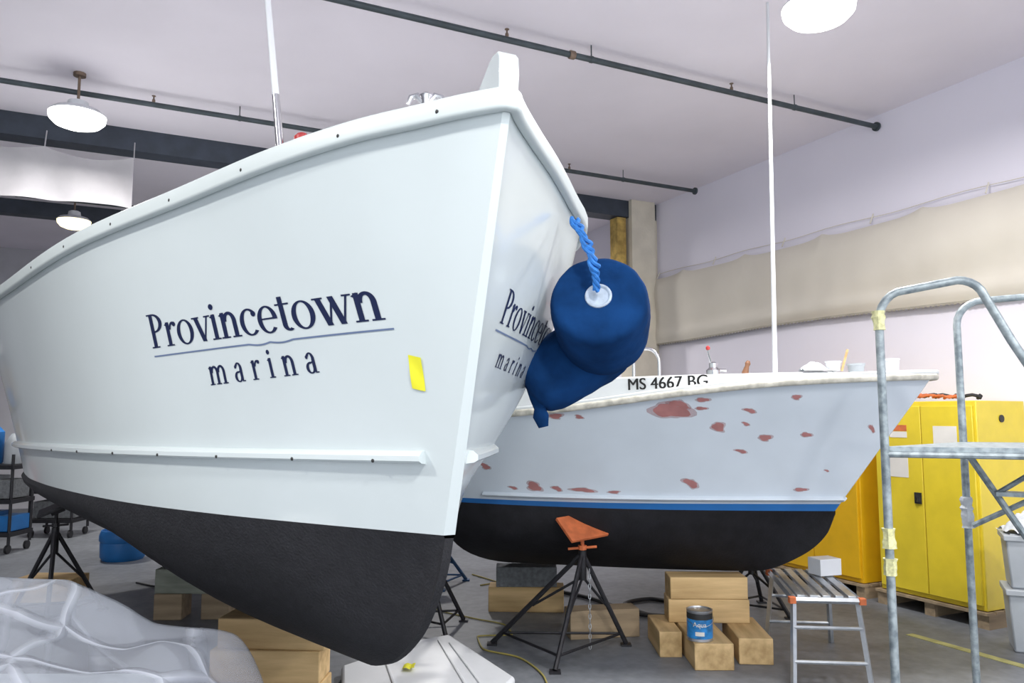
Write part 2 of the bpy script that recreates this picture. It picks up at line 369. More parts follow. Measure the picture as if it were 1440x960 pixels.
def arcmap(sd,sL,sR,z):
    n=60; P=[B1.surf(sd,sL+(sR-sL)*i/n,z,0) for i in range(n+1)]; d=[0]
    for i in range(n): d.append(d[-1]+(P[i+1]-P[i]).length)
    d=[k/d[-1] for k in d]
    return lambda f: float(np.interp(f,d,[sL+(sR-sL)*i/n for i in range(n+1)])) if 0<=f<=1 else sL+(sR-sL)*f
OFF=.0016
def word(txt,sd,sL,zL,sR,zR,xh,track=0):
    mb=MB(); tot=sum(GL[c][1]+track for c in txt)-track; x=0; am=arcmap(sd,sL,sR,(zL+zR)/2)
    for c in txt:
        polys,adv=GL[c]
        for pl in polys:
            vs=[]
            for (px,py) in pl:
                f=(x+px)/tot; vs.append(B1.surf(sd,am(f),zL+(zR-zL)*f+py*xh,OFF))
            mb.add(vs,[tuple(range(len(vs)))])
        x+=adv+track
    mb.make("hull_lettering",M['navy'],boat1,label="navy serif vinyl lettering",normals=False)
def sign(sd,sL,sR,zL,zR,s2L,s2R,z2L,z2R,lL,lR,zlL,zlR,xh,xh2):
    word("Provincetown",sd,sL,zL,sR,zR,xh); word("marina",sd,s2L,z2L,s2R,z2R,xh2,track=.55)
    mb=MB(); pts=[]; am=arcmap(sd,lL,lR,.25); w=.006
    for i in range(131):
        f=i/130; wv=0
        if .48<f<.66: wv=abs(math.sin((f-.48)/.18*2*math.pi))*.006
        pts.append((am(f),zlL+(zlR-zlL)*f-wv+.002))
    for i in range(130):
        (a,b),(c,d)=pts[i],pts[i+1]
        mb.add([B1.surf(sd,a,b-w/2,OFF),B1.surf(sd,c,d-w/2,OFF),B1.surf(sd,c,d+w/2,OFF),B1.surf(sd,a,b+w/2,OFF)],[(0,1,2,3)])
    mb.make("lettering_rule",M['greyl'],boat1,label="thin slate rule with a small wave",normals=False)
sign(1, 1.11,.008,.275,.306, .802,.285,.117,.148, 1.11,-.006,.240,.274, .093,.070)
sign(-1, -.085,.70,.304,.283, .0,.40,.165,.150, -.10,.71,.276,.255, .080,.046)
mb=MB(); mb.grid(4,6,lambda u,v:B1.surf(1,-.026-.038*u+.012*(1-v),.088+.105*v-.01*u,.003+.002*math.sin(5*v+3*u))); mb.make("masking_tape",M['ytape'],boat1,label="yellow tape scrap on hull")

# boat 2
B2=Hull((2.185,5.32),148.1,2.6,-.623,
 W={k:[(0,.02),(.5,.3),(1,.55),(1.5,.73),(2.2,.88),(2.6,.92)] for k in (1,-1)},
 G={k:[(-.623,.03),(-.5,.2),(-.2,.45),(.17,.66),(.65,.87),(1.55,1.1),(2.6,1.16)] for k in (1,-1)},
 C={k:[(0,.015,-.66),(.25,.06,-.80),(.5,.15,-.88),(1,.40,-.90),(2.2,.76,-.94),(2.6,.8,-.95)] for k in (1,-1)},
 K=[(0,-.66),(.06,-.80),(.25,-.97),(.5,-1.08),(.9,-1.12),(2.6,-1.23)],
 Gz=[(-.623,.26),(.17,.215),(.65,.165),(1.55,.05),(2.6,-.02)],
 Wz=[(0,-.638),(2.6,-.638)], flare={1:.06,-1:.06})
boat2=thing("motor_boat",(B2.S0+B2.a*1.2+Vector((0,0,.4))),"small pale blue-white boat with red primer patches on timber blocks","boat")
B2.topside(h0=.055).make("hull_topside",M['sand'],boat2)
B2.topside(h0=-.0,h1=.055,NH=2).make("boot_stripe",M['bluetape'],boat2,label="bright blue boot stripe")
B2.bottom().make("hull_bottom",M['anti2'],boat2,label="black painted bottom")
for sd in (1,-1):
    mb=MB(); n=30; pts=[B2.surf(sd,-.055+2.3*i/n,-.555-.01*i/n,0) for i in range(n+1)]
    if sd==1: pts=pts[::-1]
    sweep_profile(mb,pts,[(-.02,.035),(.030,.004),(.032,-.004),(.012,-.018),(-.02,-.022)]); mb.make("chine_ledge",M['sand'],boat2)
mb=MB(); sweep_profile(mb,B2.gpath(),rrect(.045,.045,.012,-.008,.4)); mb.make("rub_rail",M['cream'],boat2,label="weathered off-white rub rail")
mb=MB(); sweep_profile(mb,B2.gpath(inset=.03,dz=.022),rrect(.09,.028,0,0,.4)); mb.make("gunwale_cap",M['deck'],boat2)
T=B2.ts(40)
mb=MB(); mb.grid(8,40,lambda u,v:(B2.top(1,T[round(v*40)],1)*(1-u)+B2.top(-1,T[round(v*40)],1)*u)+Vector((0,0,.015))); mb.make("deck",M['deck'],boat2)
mb=MB()
def trunk(u,v):
    s_=-.05+2.3*v; bw=(.25+.45*min(1,v*2.2)**.7)*1.0; zt=.30-.02*v; zb=B2.Gz(s_)-.03
    a=u*2-1
    if abs(a)>.7: k=(1-abs(a))/.3; return B2.P(1,s_,-math.copysign(bw+.02*(1-k),a),zb+(zt-.03-zb)*k)
    return B2.P(1,s_,-bw*a/.7,zt-.03*(abs(a)/.7)**4)
mb.grid(40,30,trunk)
mb.add([trunk(i/40,0) for i in range(41)],[tuple(range(41))]); mb.add([trunk(i/40,1) for i in range(41)],[tuple(range(41))])
mb.make("cabin_trunk",M['deck'],boat2)
def text_mesh(txt,size,mx,name,m,parent,bend=None,bold=0,**kw):
    cu=bpy.data.curves.new("t",'FONT'); cu.body=txt; cu.size=size; cu.align_x='CENTER'; cu.extrude=.0008
    o=bpy.data.objects.new("t",cu); COL.objects.link(o); bpy.context.view_layer.update()
    me=bpy.data.meshes.new_from_object(o.evaluated_get(bpy.context.evaluated_depsgraph_get()))
    bpy.data.objects.remove(o); mb=MB()
    for dx in ((0,) if not bold else (-bold,0,bold)):
        mb.add([(bend(v.co) if bend else mx@(v.co+Vector((dx,0,abs(dx)*.05)))) for v in me.vertices],[tuple(p.vertices) for p in me.polygons])
    return mb.make(name,m,parent,normals=False)
up=Vector((0,0,1)); xr=-B2.a; nn=B2.n
pos=B2.P(1,.90,.728,.185)
th_=math.radians(1.5); xr2=xr*math.cos(th_)+up*math.sin(th_); up2=up*math.cos(th_)-xr*math.sin(th_)
R3=Matrix((xr2,up2,nn)).transposed().to_4x4(); R3.translation=pos
text_mesh("MS 4667 BG",.112,R3,"registration_number",M['dark'],boat2,bold=.0022)
def patches(lst):
    for (s_,z_,w,h_) in lst:
        mb=MB(); k=26; ph=random.random()*6; R1=[];R2=[]
        for i in range(k):
            a=2*math.pi*i/k; r=.88+.18*math.sin(2*a+ph)+.12*math.sin(3*a+ph*2)+.05*math.sin(7*a+ph)
            for q,lst2 in ((1,R1),(1.28+.12*math.sin(4*a+ph),R2)):
                lst2.append(B2.surf(1,s_+w*math.cos(a)*r*q,z_+h_*math.sin(a)*r*q+.2*h_*math.cos(a),.002))
        c=B2.surf(1,s_,z_,.0025); mb.add([c]+R1,[(0,1+i,1+(i+1)%k) for i in range(k)]); mb.add(R1+R2,[(i,(i+1)%k,k+(i+1)%k,k+i) for i in range(k)],1); mb.make("primer_patch",[M['primer'],M['primer_thin']],boat2,normals=False)
patches([(.83,.035,.10,.055),(.77,.075,.05,.03),(.58,-.07,.042,.028),(.38,.035,.03,.016),(.11,.12,.025,.016),(.097,-.12,.026,.018),(.48,-.23,.03,.014),(.33,-.14,.035,.022),
 (.81,-.45,.04,.032),(.18,-.49,.035,.014),(.015,-.36,.012,.008),(-.268,-.08,.013,.026),(.63,.104,.035,.015),(1.84,-.495,.06,.030),(1.68,-.505,.03,.020),(1.5,-.51,.07,.018),
 (1.3,-.52,.04,.010),(2.18,-.36,.04,.02),(1.56,.0,.05,.018),(.65,.05,.03,.012),(.42,-.05,.02,.012),(2.0,-.51,.03,.012),(1.4,-.005,.03,.012)])

mb=MB(); pb=lambda z:Vector((1.77+.012*(z-.3),5.2,H+z)); mb.tube([pb(.25),pb(.5)],[.018,.016],12,1); mb.tube([pb(.5),pb(1.5),pb(2.9)],[.016,.014,.010],12,0)
mb.make("whip_antenna",[M['white'],M['white']],boat2)
mb=MB(); c=Vector((1.0,5.75,H+.2)); hp=[]
for i in range(13):
    a=math.pi*i/12; hp.append(c+Vector((-.09*math.cos(a),.03*math.cos(a),.20+.1*math.sin(a))))
mb.tube([c+Vector((-.09,.03,0))]+hp+[c+Vector((.09,-.03,0))],.013,10); mb.make("grab_rail",M['chrome'],boat2,label="chrome grab hoop")
mb=MB(); c=Vector((1.42,5.45,H+.27)); mb.lathe([(.05,0),(.05,.05),(.03,.07),(.03,.1),(.01,.11)],c,n=14)
mb.tube([c+Vector((0,0,.06)),c+Vector((-.03,0,.16)),c+Vector((-.035,0,.2))],.008,8); mb.lathe([(.004,0),(.015,.01),(.015,.025),(.004,.035)],c+Vector((-.035,0,.19)),n=10,mi=1)
mb.tube([c+Vector((.03,0,.05)),c+Vector((.09,0,.05))],.012,8); mb.make("throttle_control",[M['chrome'],M['red']],boat2,label="chrome control with red knob")
mb=MB(); c=Vector((1.62,5.4,H+.27)); mb.lathe([(.02,0),(.025,.03),(.015,.08),(.02,.1),(.01,.12)],c+Vector((0,0,0)),(.3,0,1),n=12); mb.make("wooden_fid",M['brown'],boat2,label="brown wooden fitting")
mb=MB(); c=B2.P(1,2.6,0,-1.02); mb.tube([c,c+B2.a*.22],.02,8); e=c+B2.a*.2; mb.lathe([(.01,-.05),(.04,-.03),(.04,.03),(.015,.06)],e,B2.a,14)
for k in range(3):
    a=2*math.pi*k/3; d=B2.n*math.cos(a)+up*math.sin(a); q=B2.a.cross(d)
    mb.add([e+d*.03+q*.02,e+d*.12+q*.05+B2.a*.02,e+d*.14,e+d*.11-q*.04-B2.a*.02,e+d*.03-q*.02],[(0,1,2,3,4)])
mb.make("propeller",M['blackst'],boat2)

def pot(x,y,z,r,h,m,label,name="paint_pot"):
    mb=MB(); mb.lathe([(r*.85,0),(r,h),(r*1.06,h),(r*1.06,h-.01),(r*1.0,h-.012)],(x,y,z),n=20,mi=0); return mb.make(name,m,label=label,cat="container")
pot(2.15,5.17,H+.30,.05,.065,M['white'],"white plastic tub standing on the boat deck")
pot(2.28,5.12,H+.29,.055,.055,M['grayp'],"pale grey plastic tub standing on the boat deck")
pot(2.50,5.08,H+.29,.045,.085,M['white'],"white paint pot standing on the boat deck")
mb=MB(); mb.box((2.215,5.14,H+.37),(.012,.012,.15),M3=Matrix.Rotation(.3,3,'Y')); mb.make("stir_stick",M['wood'],label="wooden stir stick standing between plastic tubs",cat="stick")
mb=MB(); mb.grid(14,10,lambda u,v:Vector((1.93+.17*u,5.1+.12*v,H+.30+.045*math.sin(math.pi*u)*math.sin(math.pi*v)+.02*abs(math.sin(u*11+v*7))*math.sin(math.pi*v)))); mb.make("rag_pile",M['rag'],label="crumpled white rag lying on the boat deck",cat="rag")

# ---------------------------------------------------------------- fenders and rope
def crumple(ob,amt,sc):
    tx=bpy.data.textures.new("cloth_folds",'CLOUDS'); tx.noise_scale=sc; tx.noise_depth=1
    md=ob.modifiers.new("folds",'DISPLACE'); md.texture=tx; md.strength=amt; md.mid_level=.5; md.texture_coords='LOCAL'
def dense(prof,n=5):
    xs=list(range(len(prof))); fr=pchip(xs,[p[0] for p in prof]); fz=pchip(xs,[p[1] for p in prof])
    return [(fr(i/n),fz(i/n)) for i in range(n*(len(prof)-1)+1)]
f1=thing("boat_fender",(.38,3.1,1.75),"round navy cloth-covered fender with pale ring beside the hull","fender")
ax=Vector((.16,.93,-.36)).normalized(); o=Vector((.325,2.88,H+.485)); ctr=Vector((.0,.0,-.035))
mb=MB(); mb.lathe(dense([(.020,.06),(.030,.05),(.036,.02),(.044,.004),(.07,0),(.11,.0),(.150,.004),(.175,.016),(.187,.045),(.190,.10),(.191,.18),(.190,.25),(.184,.31),(.168,.35),(.12,.38),(.02,.39)]),o+ctr,ax,72,wob=.005); ob=mb.make("fender_cover",M['navyf'],f1,sharp=80); crumple(ob,.008,.07)
mb=MB(); mb.lathe(dense([(.052,.004),(.050,-.003),(.044,-.004),(.037,.004),(.032,.02),(.028,.045),(.022,.05),(.03,.05)]),o+ctr,ax,30); mb.make("fender_ring",M['ringw'],f1,label="pale ring around the eye")
f2=thing("boat_fender",(.22,2.98,1.6),"navy cloth-covered fender with knotted tail pressed against the hull","fender")
mb=MB(); ax2=Vector((-.80,-.02,-.48)).normalized(); o2=Vector((.43,3.26,H+.33))
mb.lathe(dense([(.04,-.01),(.10,0),(.135,.02),(.150,.06),(.154,.14),(.153,.24),(.148,.32),(.133,.375),(.098,.41),(.03,.43)]),o2,ax2,60,wob=.015); ob=mb.make("fender_cover",M['navyf'],f2,sharp=80); crumple(ob,.014,.08)
mb=MB(); e=o2+ax2*.39; mb.tube([e+Vector((.03,0,.02)),e+Vector((.02,-.02,-.06)),e+Vector((.02,-.03,-.10)),e+Vector((.024,-.03,-.13)),e+Vector((.035,-.03,-.175))],[.085,.045,.026,.036,.022],14,flat=.6); mb.make("cover_tail",M['navyf'],f2)
mb=MB(); A=Vector((.235,2.88,H+.745)); Bp=o+ctr+Vector((-.01,-.03,.015)); n=60
for ph in (0,2.1,4.2):
    pts=[]
    for i in range(n+1):
        f=i/n; c=A.lerp(Bp,f)+Vector((.02*math.sin(math.pi*f),-.05*math.sin(math.pi*f),-.02*math.sin(math.pi*f))); a=ph+f*20; rr=(.012+.005*math.sin(f*23)) if f<.8 else .007
        pts.append(c+Vector((math.cos(a)*rr,math.sin(a)*rr*.5,math.sin(a)*rr*.6)))
    mb.tube(pts,.0085,7)
mb.make("rope",M['rope'],label="bright blue knotted rope tying the fender to the rail",cat="rope")

# ---------------------------------------------------------------- timber blocks
def block(c,l,w,h,rz,m,z,lab="squared pine timber block stacked under a boat",grp="timber cribbing blocks"):
    mb=MB(); mb.box((0,0,0),(l,w,h))
    ob=mb.make("timber_block",m,bevel=.006,label=lab,cat="timber block",group=grp); ob.location=(c[0],c[1],z); ob.rotation_euler=(0,0,math.radians(rz)); ob["_loc"]=tuple(ob.location); return ob
h=.165
block((1.28,5.37),.62,.25,h,90,M['wood'],0); block((1.60,5.45),.55,.22,h,86,M['wood'],0); block((1.06,5.56),.46,.15,h,90,M['wood'],0)
block((1.38,5.66),.56,.22,h-.005,-3,M['wood'],h); block((1.38,5.66),.54,.22,.15,-1,M['wood'],2*h-.005)
block((.12,6.62),.62,.2,.2,-3,M['wood'],0); block((.12,6.62),.5,.19,.16,0,M['cinder'],.2,"dark grey block stacked on timber under a boat")
block((.66,5.86),.52,.18,.2,10,M['wood2'],0,"weathered timber beam lying on the floor")
block((-1.33,4.42),.62,.22,.17,-4,M['wood'],.0); block((-1.33,4.42),.6,.22,.17,-2,M['wood'],.17); block((-1.3,4.44),.6,.22,.16,-5,M['wood'],.34)
block((-2.72,6.38),.22,.22,.2,3,M['wood2'],0); block((-2.35,6.4),.22,.22,.2,0,M['wood2'],0); block((-2.52,6.4),.62,.24,.19,-2,M['woodg'],.2,"grey-green timber block on two short blocks")
block((-4.05,6.98),.5,.3,.2,0,M['wood'],0)
# ---------------------------------------------------------------- jack stands
def jack(cx,cy,apex,feet,ztop,m,padm,tilt=(0,0),pad=True,lab="black steel tripod boat stand",grp="boat jack stands",ps=(.27,.22)):
    r=thing("jack_stand",(cx,cy,0),lab,"boat stand",grp)
    A=Vector((apex[0],apex[1],ztop-.22)); mb=MB(); F=[Vector((f[0],f[1],.015)) for f in feet]
    mb.tube([A+Vector((0,0,-.14)),A+Vector((0,0,.06))],.028,12)
    for f in F:
        d=(f-A); mb.tube([A+Vector((d.x*.02,d.y*.02,.03)),f],.017,8)
        mb.tube([A+Vector((0,0,-.12)),A.lerp(f,.55)+Vector((0,0,-.0))],.010,6)
        mb.box(f+Vector((0,0,-.008)),(.07,.07,.014))
    for i in range(3): mb.tube([F[i].lerp(A,.12),F[(i+1)%3].lerp(A,.12)],.009,6)
    mb.make("tripod",m,r)
    mb=MB(); mb.tube([A+Vector((0,0,0)),A+Vector((0,0,.19))],.014,10); 
    mb.tube([A+Vector((-.10,0,.07)),A+Vector((.10,0,.085))],.009,8); mb.lathe([(.03,0),(.03,.03)],A+Vector((0,0,.065)),n=8); mb.make("screw_jack",padm if padm==M['orange'] else m,r)
    if pad:
        mb=MB(); Mx=Matrix.Rotation(tilt[0],3,'X')@Matrix.Rotation(tilt[1],3,'Y')@Matrix.Rotation(.5,3,'Z'); c=A+Vector((0,0,.22))
        mb.box(c,(ps[0],ps[1],.022),M3=Mx,rz=0); mb.box(c+Mx@Vector((0,0,-.03)),(.1,.1,.03),M3=Mx); mb.make("pad",padm,r,bevel=.003,label="orange plywood pad" if padm==M['orange'] else None)
    return r
jack(.38,5.45,(.49,5.5),[(-.14,5.62),(.27,5.02),(.80,5.6)],.83,M['blackst'],M['orange'],(.62,.30),lab="black steel tripod stand with orange pad bracing the smaller boat",ps=(.32,.22))
jack(-3.62,6.3,(-3.62,6.25),[(-4.0,6.35),(-3.45,5.9),(-3.4,6.6)],.88,M['blackst'],M['blackst'],(.3,-.3))
jack(-.62,5.95,(-.68,6.0),[(-.95,6.15),(-.48,5.78),(-.38,6.25)],.86,M['blackst'],M['blackst'],(.3,.3))
jack(-.72,7.6,(-.72,7.6),[(-1.0,7.8),(-.65,7.3),(-.45,7.75)],.6,M['bluest'],M['bluest'],lab="small blue steel tripod stand")
jack(2.05,6.6,(1.98,6.55),[(1.75,6.6),(2.2,6.3),(2.15,6.85)],.66,M['blackst'],M['blackst'],(.4,.3))
mb=MB()
for i in range(16):
    c=Vector((.53,5.42,.54-.033*i)); pts=[]
    for j in range(8):
        a=2*math.pi*j/8; w=math.cos(a)*.008; pts.append(c+Vector((w if i%2 else 0,0 if i%2 else w,math.sin(a)*.02)))
    mb.tube(pts,.003,5,closed=True)
mb.make("chain",M['alu'],label="thin steel chain hanging beside the boat stand",cat="chain",kind="stuff")

# ---------------------------------------------------------------- paint can
c=Vector((1.215,5.16,.165)); can=thing("paint_can",tuple(c),"blue-labelled metal paint can standing on a timber block","paint can")
mb=MB(); mb.lathe([(.080,0),(.084,.004),(.084,.012),(.081,.015),(.081,.18),(.084,.184),(.084,.192),(.076,.193),(.074,.186),(.01,.185)],c,n=32); mb.make("can_body",M['tin'],can)
mb=MB(); mb.lathe([(.0822,.02),(.0822,.145)],c,n=32); mb.make("can_label",M['canblue'],can)
mb=MB(); mb.lathe([(.0824,.138),(.0824,.174)],c,n=32); mb.make("label_band",M['dark'],can)
mb=MB(); mb.tube([c+Vector((.088*math.cos(a),.088*math.sin(a),.15-.05*math.sin((a-math.pi))) ) for a in [math.pi*1.02+math.pi*.96*i/16 for i in range(17)]],.0018,5); mb.make("bail_handle",M['tin'],can)
vang=math.atan2(-5.16,-1.215)
text_mesh("Aqua",.042,None,"label_text",M['paper'],can,bend=lambda v:c+Vector((math.cos(vang+v.x/.083)*(.0832+v.z),math.sin(vang+v.x/.083)*(.0832+v.z),.095+v.y)))
mb=MB(); mb.grid(8,1,lambda u,v:c+Vector((math.cos(vang-.35+.7*u)*.0833,math.sin(vang-.35+.7*u)*.0833,.04+.025*v))); mb.make("label_panel",M['paper'],can)

# ---------------------------------------------------------------- step bench
bn=thing("work_platform",(2.02,5.2,0),"folding aluminium work platform with slatted top and orange corners","work bench")
ux=Vector((.99,-.10,0)); uy=Vector((.16,.99,0)); o=Vector((1.97,5.22,0)); hh=.51
mb=MB()
def bp(x,y,z): return o+ux*x+uy*y+Vector((0,0,z))
for sx in (-1,1):
    mb.tube([bp(sx*.2,-.42,hh-.02),bp(sx*.2,.42,hh-.02)],.018,4)
for sy in (-1,1): mb.tube([bp(-.2,sy*.42,hh-.02),bp(.2,sy*.42,hh-.02)],.018,4)
mb.make("platform_frame",M['alu'],bn)
for k in range(5):
    mb=MB(); x=-.15+.075*k; R=Matrix((ux,uy,up)).transposed(); mb.box(bp(x,0,hh),(.048,.84,.018),M3=R); mb.make("platform_slat",M['alu'],bn,bevel=.003)
for sx in (-1,1):
    for sy in (-1,1):
        mb=MB(); mb.box(bp(sx*.205,sy*.42,hh-.02),(.04,.04,.04)); mb.make("corner_cap",M['orange'],bn,bevel=.004,label="orange corner cap")
for sy in (-1,1):
    mb=MB()
    for sx in (-1,1): mb.tube([bp(sx*.19,sy*.38,hh-.03),bp(sx*.225,sy*.49,.0)],.018,4)
    for zz in (.14,.33): f=1-zz/hh; mb.tube([bp(-.19-.03*f,sy*(.38+.11*f),zz),bp(.19+.03*f,sy*(.38+.11*f),zz)],.012,6)
    mb.make("leg_frame",M['alu'],bn)
mb=MB(); mb.box((2.14,5.42,hh+.07),(.17,.13,.11),rz=.3); mb.make("cardboard_box",M['white'],label="small white box lying on the work platform",cat="box",bevel=.003)

# ---------------------------------------------------------------- platform ladder
ld=thing("platform_ladder",(2.5,3.8,0),"paint-spattered grey steel platform ladder with hooped handrails","ladder")
A=Vector((1.72,3.6,0)); Bv=Vector((2.46,4.25,0)); Cc=Vector((2.62,3.25,0)); D=Vector((3.36,3.9,0)); PH=1.45; TR=.019
d=(Cc-A).normalized(); w=(Cc-A).length
pts=[A,A+Vector((0,0,H+.44))]
for i in range(1,7): a=math.pi/2*i/6; pts.append(A+d*(.11*(1-math.cos(a)))+Vector((0,0,H+.44+.14*math.sin(a))))
pts.append(A+d*(w*.34)+Vector((0,0,H+.615)))
for i in range(1,6): a=math.pi/2*.8*i/5; pts.append(A+d*(w*.34+.11*math.sin(a))+Vector((0,0,H+.615-.11*(1-math.cos(a)))))
pts.append(A+d*(w*.34+.20)+Vector((0,0,H+.33))); pts.append(A+d*(w*.34+.45)+Vector((0,0,PH)))
mb=MB(); mb.tube(pts,TR,12); mb.make("handrail",M['scaf'],ld)
mb=MB(); pts=[Bv,Bv+Vector((0,0,H+.5))]; d=(D-Bv).normalized()
for i in range(1,7): a=math.pi/2*i/6; pts.append(Bv+d*(.13*(1-math.cos(a)))+Vector((0,0,H+.5+.13*math.sin(a))))
pts+= [D+Vector((-.1,0,H+.66)),D+Vector((0,0,H+.5)),D+Vector((0,0,0))]
mb.tube(pts,TR,12); mb.make("handrail",M['scaf'],ld)
mb=MB(); mb.tube([Cc,Cc+Vector((0,0,PH))],TR,12)
for (p,q) in ((A,Cc),(Bv,D),(A,Bv),(Cc,D)): mb.tube([p+Vector((0,0,PH-.025)),q+Vector((0,0,PH-.025))],.015,8)
mb.make("side_frame",M['scaf'],ld)
S1a,S1b=Vector((2.41,4.15,PH-.03)),Vector((2.93,3.80,.32)); S2a,S2b=Vector((2.68,4.0,PH-.03)),Vector((3.22,3.65,.32))
for (p,q) in ((S1a,S1b),(S2a,S2b)): mb=MB(); mb.tube([p,q],.017,8); mb.make("stair_stringer",M['scaf'],ld)
for k in range(1,5):
    f=k/5; p=S1a.lerp(S1b,f); q=S2a.lerp(S2b,f); mb=MB(); c=(p+q)/2; dd=(q-p).normalized(); sd=Vector((-dd.y,dd.x,0)); mb.box(c,((q-p).length,.10,.022),M3=Matrix((dd,sd,up)).transposed()); mb.make("stair_tread",M['scaf'],ld)
for (p,q) in (((2.50,4.05,1.20),(2.95,4.1,PH-.02)),((2.46,4.2,1.02),(2.70,3.9,1.24))):
    mb=MB(); mb.tube([Vector(p),Vector(q)],.014,8); mb.make("brace",M['scaf'],ld)
mb=MB(); cen=(A+Bv+Cc+D)/4+Vector((0,0,PH)); R=Matrix(((Cc-A).normalized(),(Bv-A).normalized(),up)).transposed(); mb.box(cen,((Cc-A).length,(Bv-A).length,.02),M3=R); mb.make("platform_deck",M['scaf'],ld)
def wrap(p,zs,m,lab):
    mb=MB(); z=zs[0]; pr=[]
    while z<zs[1]: pr.append((.023+.010*random.random(),z)); z+=.015
    mb.lathe(pr,p,n=12,wob=.12); mb.make("tape_wrap",m,ld,label=lab)
wrap(A,(H+.40,H+.50),M['ytape2'],"crumpled pale yellow tape"); wrap(A,(1.0,1.10),M['ytape2'],"crumpled pale yellow tape"); wrap(A,(.88,.96),M['ytape2'],"crumpled pale yellow tape"); wrap(Bv,(1.0,1.17),M['rag'],"white rag tied on")

# ---------------------------------------------------------------- room (room axes)
def rbox(name,lo,hi,m,kind="structure",**kw):
    mb=MB(); mb.box([(a+b)/2 for a,b in zip(lo,hi)],[b-a for a,b in zip(lo,hi)]); return mb.make(name,m,cam=False,kind=kind,**kw)
CZ=H+2.96
rbox("floor",(-9,-4,-.1),(6.6,16.1,0),M['floor'])
rbox("ceiling",(-9,-4,CZ),(6.6,16.1,CZ+.1),M['ceilm'])
rbox("wall_right",(6.5,-4,0),(6.6,16,CZ),M['wallm'])
rbox("wall_back",(-9,16,0),(6.5,16.1,CZ),M['backm'])
rbox("wall_left",(-9.1,-4,0),(-9,16,CZ),M['backm'])
rbox("trim_1",(-9,8.7,CZ-.23),(6.5,8.95,CZ),M['beam'])
rbox("trim_2",(-9,12.3,CZ-.2),(6.5,12.5,CZ),M['beam'])
rbox("trim_3",(6.03,8.62,0),(6.42,8.69,CZ),M['column'])
rbox("trim_4",(6.05,8.69,0),(6.5,8.95,CZ-.23),M['column'])
rbox("trim_5",(5.86,8.72,2.9),(6.0,8.9,CZ-.24),M['foam'])
rbox("trim_6",(5.17,-2,0.0),(5.24,4.0,.004),M['yline'])
def spipe(y,x0,x1,z,lab,red=None):
    r=thing("sprinkler_pipe",(x1-.5,y,z),lab,"pipe","ceiling sprinkler pipes",cam=False)
    mb=MB(); mb.tube([(x0,y,z),(x1,y,z)],.024,12); mb.lathe([(.045,-.02),(.045,0)],(x1,y,z),(1,0,0),14); mb.make("pipe_run",M['pipe'],r)
    x=x1-1.1; k=0
    while x>x0:
        mb=MB(); mb.tube([(x,y,z),(x,y,CZ)],.005,6); mb.lathe([(.028,-.012),(.028,.012)],(x,y,z),(1,0,0),12); mb.make("pipe_hanger",M['pipe'],r)
        mb=MB(); mb.lathe([(.014,0),(.014,.03),(.007,.04),(.007,.06),(.018,.065),(.018,.069)],(x-.75,y,z+.015),n=10); mb.make("sprinkler_head",M['brass'],r)
        x-=2.2
    if red is not None:
        mb=MB(); mb.lathe([(.031,-.025),(.034,-.02),(.034,.02),(.031,.025)],(red,y,z),(1,0,0),14); mb.make("pipe_coupling",M['brass'],r,label="rusty coupling")
spipe(5.07,-6,6.48,H+2.84,"dark steel sprinkler pipe with hangers below the ceiling",red=3.0)
spipe(7.6,-6,6.3,H+2.84,"dark steel sprinkler pipe with hangers below the ceiling",red=2.3)
spipe(11.0,-6,6.3,H+2.7,"dark steel sprinkler pipe with hangers below the ceiling")
def lamp(x,y,z,lab,lm,power,r=.225,cam=True):
    L=thing("pendant_lamp",(x,y,z),lab,"ceiling lamp","industrial ceiling lamps",cam=cam)
    mb=MB(); mb.tube([(x,y,z+.15),(x,y,CZ)],.012,8); mb.lathe([(.05,-.03),(.05,0)],(x,y,CZ),n=12); mb.make("hanging_rod",M['brass'],L)
    mb=MB(); mb.lathe([(r*.25,.13),(r*.35,.12),(r*.4,.06),(r*.85,.04),(r*1.0,.01),(r*1.0,.0)],(x,y,z),n=28); mb.make("lamp_housing",M['white'],L)
    mb=MB(); mb.lathe([(r*1.0,.0),(r*.97,-.04),(r*.8,-.08),(r*.5,-.105),(r*.2,-.115),(.01,-.117)],(x,y,z),n=28); mb.make("lamp_lens",lm,L)
    ld=bpy.data.lights.new("lamp_light",'AREA'); ld.shape='DISK'; ld.size=.4; ld.energy=power; ld.color=(1,.97,.93)
    lo=bpy.data.objects.new("lamp_light",ld); COL.objects.link(lo); lo.parent=L; lo.location=(0,0,-.14)
lamp(-3.75,6.46,H+2.58,"unseen white dome lamp added on the ceiling for fill light",M['lens'],80)
lamp(1.96,4.72,H+2.6,"unseen white dome lamp added on the ceiling for fill light",M['lens'],130)
lamp(-5.75,9.96,H+2.55,"warm yellowish dome lamp hanging from the ceiling",M['lensy'],110,r=.2)
for (x,y) in ((-3.2,1.2),(.8,-.2),(4.2,1.0),(-1.0,11.5)):  # extra lamps out of view, added to brighten the hall
    lamp(x,y,H+2.6,"unseen white dome lamp added on the ceiling for fill light",M['lens'],140)
def wallcanvas(u,v):
    y=8.75-11.65*u; sc=abs(math.sin(y*math.pi/1.15)); zt=H+1.87+.05*(1-sc)**3+.015*math.sin(y*.8); zb=H+1.0+.02*math.sin(y*1.3)
    z=zb+(zt-zb)*v; en=min(1,u/.02)
    bul=.08*math.sin(math.pi*(1-v)**.7)*en+(.006*math.sin(y*6+v*2.5)+.0025*math.sin(y*17+v*3))*(1-v**3)+.04*math.exp(-((v-.1)/.1)**2)*en+.03*math.sin(y*1.3+v*2)*v*(1-v)*3+.012*math.sin(v*9+y*2.2)*v*(1-v)*4+.02
    return Vector((6.45-max(0,bul),y,z))
